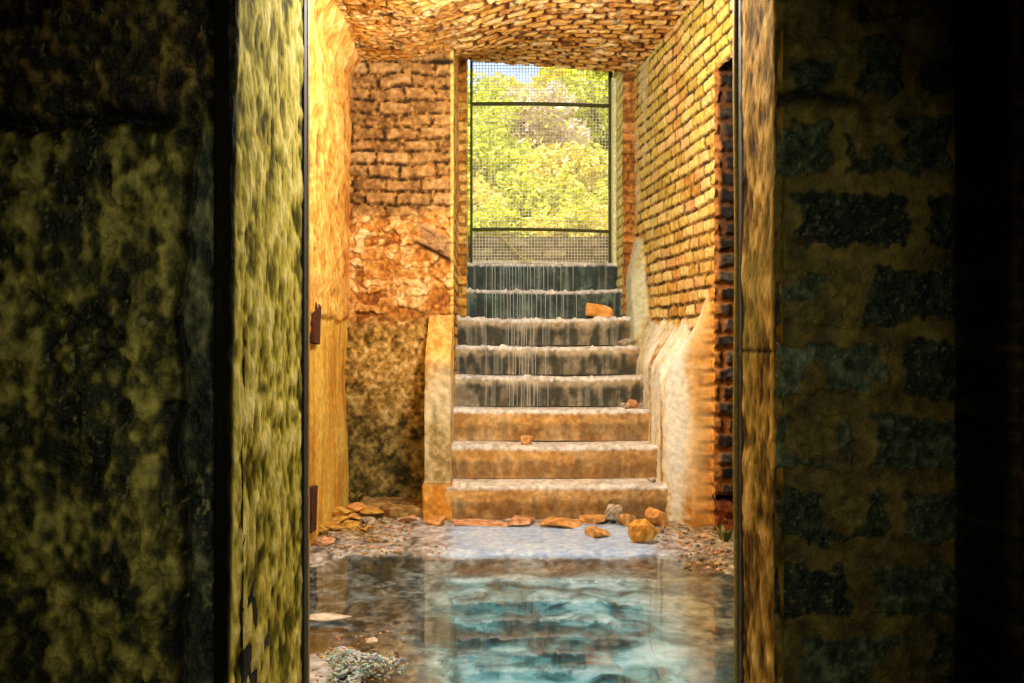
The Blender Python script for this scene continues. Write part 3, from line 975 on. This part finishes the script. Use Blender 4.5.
# rubble in the left corner (counted stones on yellowish heap)
R2 = 'rubble stones in the left corner of the passage'
spec2 = [
    (338, 516, 30, 9, 5.05, YL, 'flat yellow stone topping the corner rubble', 41),
    (352, 513, 24, 9, 5.15, OR, 'orange flat stone in the corner rubble next to the kerb', 42),
    (330, 524, 32, 10, 4.85, YL, 'wide golden slab in the middle of the corner rubble', 43),
    (350, 524, 22, 8, 4.95, YL, 'small yellow block beside the wide golden slab', 44),
    (368, 519, 16, 8, 5.05, GY, 'grey-brown stone in front of the kerb', 45),
    (345, 533, 30, 8, 4.65, GY, 'dark flat stone at the front of the corner rubble', 46),
    (325, 538, 24, 9, 4.50, PK, 'reddish stone closest to the wall at the front of the rubble', 47),
    (368, 529, 18, 6, 4.85, YL, 'low yellow chip between the rubble and the mud', 48),
    (388, 522, 14, 6, 5.05, GY, 'small grey chip between the kerb and the puddle', 49),
    (409, 519, 16, 8, 5.08, PK, 'brown chip tight against the kerb near the pier', 50),
]
for px, py, w_, h_, D, pal, lab, sd in spec2:
    stone(px, py, w_, h_, D, -.006, pal, lab, sd, .9, rz=(sd % 7 - 3) * .2, group=R2)

for px, w_, h_, D, zb, pal, lab, sd in [
    (336, 28, 10, 5.10, .035, YL, 'golden stone stacked highest on the corner rubble, against the yellow wall', 51),
    (356, 24, 9, 5.22, .040, OR, 'orange stone stacked on the rubble below the small grey-green weed', 52),
    (372, 26, 7, 5.18, .022, YL, 'long yellow stone lying across the left end of the kerb front', 53),
    (320, 20, 10, 4.72, .020, YL, 'golden chunk stacked against the yellow wall above the reddish stone', 54)]:
    stone(px, 0, w_, h_, D, zb, pal, lab, sd, 1.1, rz=(sd % 3 - 1) * .3, group=R2)

# slab, pebbles and crusted heap in the near left corner
D = 3.35
A, fs, cols = rock_mesh(61, .16, .07, .022, ('b9b2a2', 'dcd6c8', 'f4f0e8'), 6)
o = link_mesh('stone_slab', A, fs, M_rock, cols); o.location = (-.70, 3.33, -.014); o.rotation_euler = (0, 0, .1); o.scale = (1.6, 1.2, 1.3)
tag(o, 'thin white slab lying in the water just past the door frame', 'stone')
stone(372, 640, 12, 6, 3.05, -.004, ('c9b8a0', 'ead8c0', 'fbf2e6'), 'tiny cream pebble on brown mud beyond the crusted heap', 62, name='pebble', cat='pebble')

heap_r = random.Random(9)
V_, F_, C_ = [], [], []
base = [rock_mesh(300 + k, 1, 1, 1, h, 4, 2) for k, h in enumerate([('94a4a8', 'ccd8dc', 'f4fafa'), ('9c98ac', 'ccc8d8', 'f4f2fa'), ('9a9c7c', 'd0d0b0', 'f4f2de'), ('7c9c9c', 'b4d6d4', 'e8faf8')])]
for k in range(900):
    a = heap_r.uniform(0, 6.283); q = math.sqrt(heap_r.random())
    cx = -.465 + .155 * q * math.cos(a); cy = 2.80 + .20 * q * math.sin(a)
    lump = .7 + .5 * math.sin(3 * a + 1) * q
    cx = -.465 + (cx + .465) * lump; cy = 2.80 + (cy - 2.80) * lump
    z = .050 * (1 - q * q) - .010 + heap_r.uniform(-.006, .010)
    s = heap_r.uniform(.007, .019)
    A, fs, cols = base[k % 4]
    rot = np.array(Matrix.Rotation(heap_r.uniform(0, 6), 3, 'Z') @ Matrix.Rotation(heap_r.uniform(0, 6), 3, 'X'))
    B = A * np.array([s * 2.2, s * .8, s * heap_r.uniform(.4, .9)]); B = B @ rot.T + np.array([cx, cy, z])
    n = sum(len(v) for v in V_)
    V_.append(B); C_.append(cols); F_ += [tuple(i + n for i in f) for f in fs]
bv = np.vstack(V_)
o = link_mesh('crusted_rubble_heap', bv, F_, M_rock, np.vstack(C_), origin=(-.465, 2.8, 0))
tag(o, 'low heap of pale blue-white crusted rubble in the near left corner of the puddle', 'rubble', kind='stuff')

# loose gravel along the margins
V_, F_, C_ = [], [], []; n = 0
gr = [rock_mesh(400 + k, 1, 1, 1, h, 4, 2) for k, h in enumerate([YL, GY, PK, ('5c5240', '8c8068', 'c0b494')])]
for k in range(1100):
    t = heap_r.random()
    if t < .25: cx = heap_r.uniform(-.93, -.45); cy = heap_r.uniform(4.35, 5.15)
    elif t < .5: cx = heap_r.uniform(1.0, 1.42); cy = heap_r.uniform(4.0, 5.0)
    elif t < .62: cx = heap_r.uniform(-.25, 1.15); cy = heap_r.uniform(5.0, 5.12)
    elif t < .82: cx = heap_r.uniform(-.62, -.33); cy = heap_r.uniform(2.65, 3.2)
    else: cx = heap_r.uniform(-.9, 1.3); cy = 4.30 + abs(heap_r.gauss(0, .12))
    if t >= .82 and -.2 < cx < .95: continue
    if .0 < cx < 1.0 and 4.3 < cy < 4.99: continue
    s = heap_r.uniform(.006, .026) * (1 if t < .62 else .6)
    hz = float(floor_h(np.array([[cx]]), np.array([[cy]]))[0][0, 0])
    if hz < -.015: hz = -.015
    A, fs, cols = gr[k % 4]
    rot = np.array(Matrix.Rotation(heap_r.uniform(0, 6), 3, 'Z'))
    B = A * np.array([s * 1.5, s, s * .6]); B = B @ rot.T + np.array([cx, cy, hz - s * .15])
    V_.append(B); C_.append(cols); F_ += [tuple(i + n for i in f) for f in fs]; n += len(B)
o = link_mesh('gravel', np.vstack(V_), F_, M_rock, np.vstack(C_))
tag(o, 'scattered gravel and grit along the edges of the puddle', 'gravel', kind='stuff')


# ---------------------------------------------------------------- rusted iron fixings on the left wall
def strap(px0, px1, py0, py1, D, label):
    x = -.972
    bm = bmesh.new()
    D0 = (x) * F / (px0 - VX); D1 = (x) * F / (px1 - VX)
    z0 = Z(py1, (D0 + D1) / 2); z1 = Z(py0, (D0 + D1) / 2)
    prof = [(D0 + .03, z1), (D1 + .03, z1 - .01), (D1, (z0 + z1) / 2), (D1 - .01, z0), (D0, z0 + .01), (D0 - .0, (z0 + z1) / 2)]
    a = [bm.verts.new((x - .04, y, z)) for y, z in prof]; b = [bm.verts.new((x + .006, y, z)) for y, z in prof]
    bm.faces.new(a); bm.faces.new(b[::-1])
    for k in range(6): bm.faces.new((a[k], b[k], b[(k + 1) % 6], a[(k + 1) % 6]))
    st = bm_obj('iron_strap', bm, M_rust, bevel=.004)
    tag(st, label, 'iron strap', 'rusted iron straps on the left passage wall')
    for z in (z0 + .05, z1 - .05):
        bm = bmesh.new(); bmesh.ops.create_icosphere(bm, subdivisions=2, radius=.011)
        bmesh.ops.scale(bm, vec=(.6, 1, 1), verts=bm.verts)
        r = bm_obj('rivet', bm, M_rust, parent=st, smooth=True, loc=(x + .006, (D0 + D1) / 2 + .005, z))
    return st


strap(313.5, 319.5, 302, 344, 4.5, 'upper rusted iron strap standing out of the yellow wall at eye height')
strap(311, 316, 486, 532, 4.3, 'lower rusted iron strap close to the floor on the yellow wall')


# small weeds
def weed(loc, n, hgt, label, seed):
    r = random.Random(seed); V, Fc, C = [], [], []
    for k in range(n):
        a = r.uniform(0, 6.283); L = hgt * r.uniform(.5, 1); w_ = .012
        bx, by = .03 * math.cos(a) * r.random(), .03 * math.sin(a) * r.random()
        dx, dy = math.cos(a) * L * .5, math.sin(a) * L * .5; sx, sy = -math.sin(a) * w_, math.cos(a) * w_
        i = len(V)
        V += [(bx - sx * .5, by - sy * .5, 0), (bx + sx * .5, by + sy * .5, 0), (bx + dx * .5 + sx, by + dy * .5 + sy, L * .7), (bx + dx * .5 - sx, by + dy * .5 - sy, L * .7), (bx + dx, by + dy, L)]
        Fc += [(i, i + 1, i + 2, i + 3), (i + 3, i + 2, i + 4)]
        C += [lin(r.choice(['8f9440', 'b3a857', '6c7030']))] * 5
    o = link_mesh('weed', V, Fc, M_leaf, np.array(C)); o.location = loc
    tag(o, label, 'weed')


weed((X(355, 5.35), 5.35, .045), 26, .10, 'small grey-green weed at the left end of the kerb', 1)
weed((X(727, 4.55), 4.6, .0), 22, .09, 'small yellowish weed at the foot of the side doorway', 2)

# ================================================================== OUTSIDE
def f_bank(U, V):
    big = fbm(U * .5, V * .5, 501); med = fbm(U * 2.2, V * 2.2, 502); fine = fbm(U * 9, V * 9, 503)
    z = 2.02 + .50 * np.maximum(V - 7.9, 0) * ss(7.4, 9, V) * (1 - .35 * ss(11, 15, V)) + .35 * (big - .5) * ss(7.6, 9, V) + .12 * (med - .5) * ss(7.3, 8.2, V)
    c = ramp(med * .5 + fine * .5, [(.28, '6e6c24'), (.42, '9c9638'), (.52, 'a8985c'), (.64, 'b8a07c'), (.8, 'c8bc58')])
    return (U, V, z), c


surf('ground_bank', rng(-7, 9, .09), rng(YB + .3, 17, .09), f_bank, M_bank)


def bank_z(x, y):
    return float(f_bank(np.array([[x]], float), np.array([[y]], float))[0][2][0, 0])


PALS = {
    'lime': ['e6ea3c', 'f2f060', 'd0d832', 'f6f49a', 'c0c428', 'f0ea4a', 'a0a828'],
    'gold': ['f0e250', 'f6ec78', 'dcd03c', 'ecd870', 'c0b434', 'f8f0a0'],
    'green': ['c8d040', 'd8dc54', 'a8b430', 'e8e870', 'e0dc50', '8a9428'],
    'dry': ['e4ccb8', 'dcc4a0', 'ecdcc4', 'd8c0bc', 'e8dc78', 'e0d45c', 'f0e4d4'],
}


def shrub(name, x, y, rx, ry, rz_, lift, n, pal, label, seed, ls=.07, cat='shrub'):
    r = random.Random(seed)
    z0 = bank_z(x, y)
    root = empty(name, (x, y, z0 - .03))
    tag(root, label, cat, 'bushes and trees beyond the gate')
    cl = [(r.gauss(0, .45) * rx, r.gauss(0, .45) * ry, lift + rz_ * (.5 + r.gauss(0, .28))) for _ in range(16)]
    V, Fc, C = [], [], []
    pc = [lin(h) for h in PALS[pal]]
    for k in range(n):
        c = cl[r.randrange(16)]
        rad = .42 * min(rx, rz_)
        d = Vector((r.gauss(0, 1), r.gauss(0, 1), r.gauss(0, 1))).normalized() * rad * r.random() ** .4
        p = Vector(c) + Vector((d.x * 1.1, d.y, d.z * .9))
        if p.z < .02: p.z = .02 + r.random() * .1
        a = Vector((r.gauss(0, 1), r.gauss(0, 1), r.gauss(0, .6))).normalized(); b = a.cross(Vector((r.gauss(0, 1), r.gauss(0, 1), r.gauss(0, 1)))).normalized()
        s = ls * r.uniform(.6, 1.3)
        i = len(V)
        nrm = a.cross(b) * s * .15
        V += [tuple(p - a * s), tuple(p + b * s * .42 + nrm), tuple(p + a * s), tuple(p - b * s * .42 + nrm)]
        Fc += [(i, i + 1, i + 2), (i, i + 2, i + 3)]
        C += [pc[r.randrange(len(pc))]] * 4
    o = link_mesh('foliage', V, Fc, M_leaf, np.array(C), parent=root, smooth=False)
    bm = bmesh.new()
    for c in cl[:9]:
        bm_tube(bm, [(0, 0, 0), (c[0] * .35, c[1] * .35, c[2] * .5), c], [.035, .022, .008], 6)
    bm_obj('stems', bm, M_stem, parent=root, smooth=True)
    return root


shrub('shrub', -.1, 9.3, .75, .5, .95, .05, 5200, 'lime', 'bright lime shrub at the lower left behind the gate', 1, .055)
shrub('shrub', 1.0, 9.2, .8, .5, .9, .05, 5200, 'gold', 'golden shrub at the lower right behind the gate', 2, .055)
shrub('shrub', .45, 10.3, .7, .5, 1.2, .1, 5200, 'dry', 'dry mauve-brown bush in the middle of the view through the gate', 3, .06)
shrub('shrub', -.6, 10.9, .8, .6, .95, .1, 5200, 'green', 'green bush standing behind the lime shrub', 4, .065)
shrub('shrub', 1.7, 10.8, .8, .6, 1.5, .1, 5200, 'lime', 'lime bush behind the golden shrub, close to the gate post', 5, .065)
shrub('shrub', .5, 12.3, 1.2, .8, .75, .2, 6500, 'gold', 'broad yellow bush on top of the bank', 6, .075)
shrub('tree', 2.2, 13.0, 1.2, .9, 2.6, .6, 7500, 'lime', 'tall yellow-green tree rising highest behind the gate', 7, .085, cat='tree')
shrub('shrub', .0, 8.35, .6, .3, .40, .0, 2600, 'lime', 'low lime growth spilling over the threshold, left half of the gate', 11, .04)
shrub('shrub', .95, 8.4, .6, .3, .42, .0, 2600, 'gold', 'low golden growth spilling over the threshold, right half of the gate', 12, .04)
for q, (sx_, sy_, pl_, lb_) in enumerate([(-.35, 8.75, 'gold', 'small tuft of golden growth left of the low lime growth'), (.5, 8.7, 'lime', 'small lime tuft between the two low clumps behind the gate'), (1.45, 8.75, 'lime', 'small lime tuft right of the low golden growth')]):
    shrub('shrub', sx_, sy_, .5, .3, .55, .0, 2600, pl_, lb_, 20 + q, .045)

# ================================================================== LIGHT
wd = bpy.data.worlds.new('World'); bpy.context.scene.world = wd; wd.use_nodes = True
N = wd.node_tree.nodes; L = wd.node_tree.links
bg = N['Background']
tc = N.new('ShaderNodeTexCoord'); nz = N.new('ShaderNodeTexNoise'); nz.inputs['Scale'].default_value = 5; nz.inputs['Detail'].default_value = 5
cr = N.new('ShaderNodeValToRGB'); cr.color_ramp.elements[0].position = .35; cr.color_ramp.elements[1].position = .65
cr.color_ramp.elements[0].color = (.40, .56, .85, 1); cr.color_ramp.elements[1].color = (.62, .74, .92, 1)
L.new(tc.outputs['Generated'], nz.inputs['Vector']); L.new(nz.outputs[0], cr.inputs[0]); L.new(cr.outputs[0], bg.inputs['Color'])
bg.inputs['Strength'].default_value = 1.8


def light(kind, name, loc, energy, color, aim=None, **kw):
    ld = bpy.data.lights.new(name, kind); ld.energy = energy; ld.color = color
    for k, v in kw.items(): setattr(ld, k, v)
    o = bpy.data.objects.new(name, ld); COL.objects.link(o); o.location = loc
    if aim is not None:
        o.rotation_euler = (Vector(aim) - Vector(loc)).to_track_quat('-Z', 'Y').to_euler()
    return o


light('SUN', 'sun', (0, 0, 10), 11, (1, .96, .80), aim=(2.0, 5.2, 0), angle=.01)
light('POINT', 'passage_fill', (.25, 3.70, 2.88), 185, (1, .945, .85), shadow_soft_size=.18)  # added fill light, out of view, brightens the passage walls and vault
light('POINT', 'passage_fill_low', (.15, 3.0, 2.72), 40, (1, .94, .80), shadow_soft_size=.15)  # second added fill, unseen, evens out the lower parts
light('SPOT', 'dark_room_fill', (.1, -1.6, 1.75), 112, (1, .95, .66), aim=(-.02, 2, 1.05), spot_size=math.radians(50), spot_blend=1.0, shadow_soft_size=.1)  # dim fill added behind the camera for the walls beside the doorway

# ================================================================== CAMERA
cd = bpy.data.cameras.new('Camera'); cam = bpy.data.objects.new('Camera', cd); COL.objects.link(cam)
cam.location = (0, 0, EYE); cam.rotation_euler = (math.radians(90), 0, 0)
cd.sensor_width = 36; cd.lens = F / 1024 * 36; cd.shift_x = 25 / 1024; cd.clip_start = .05; cd.clip_end = 200
sc = bpy.context.scene; sc.camera = cam
sc.view_settings.view_transform = 'Standard'; sc.view_settings.look = 'None'
sc.view_settings.exposure = 0.0; sc.view_settings.gamma = 1.0; sc.view_settings.use_curve_mapping = False
sc.cycles.max_bounces = 10; sc.cycles.transparent_max_bounces = 16
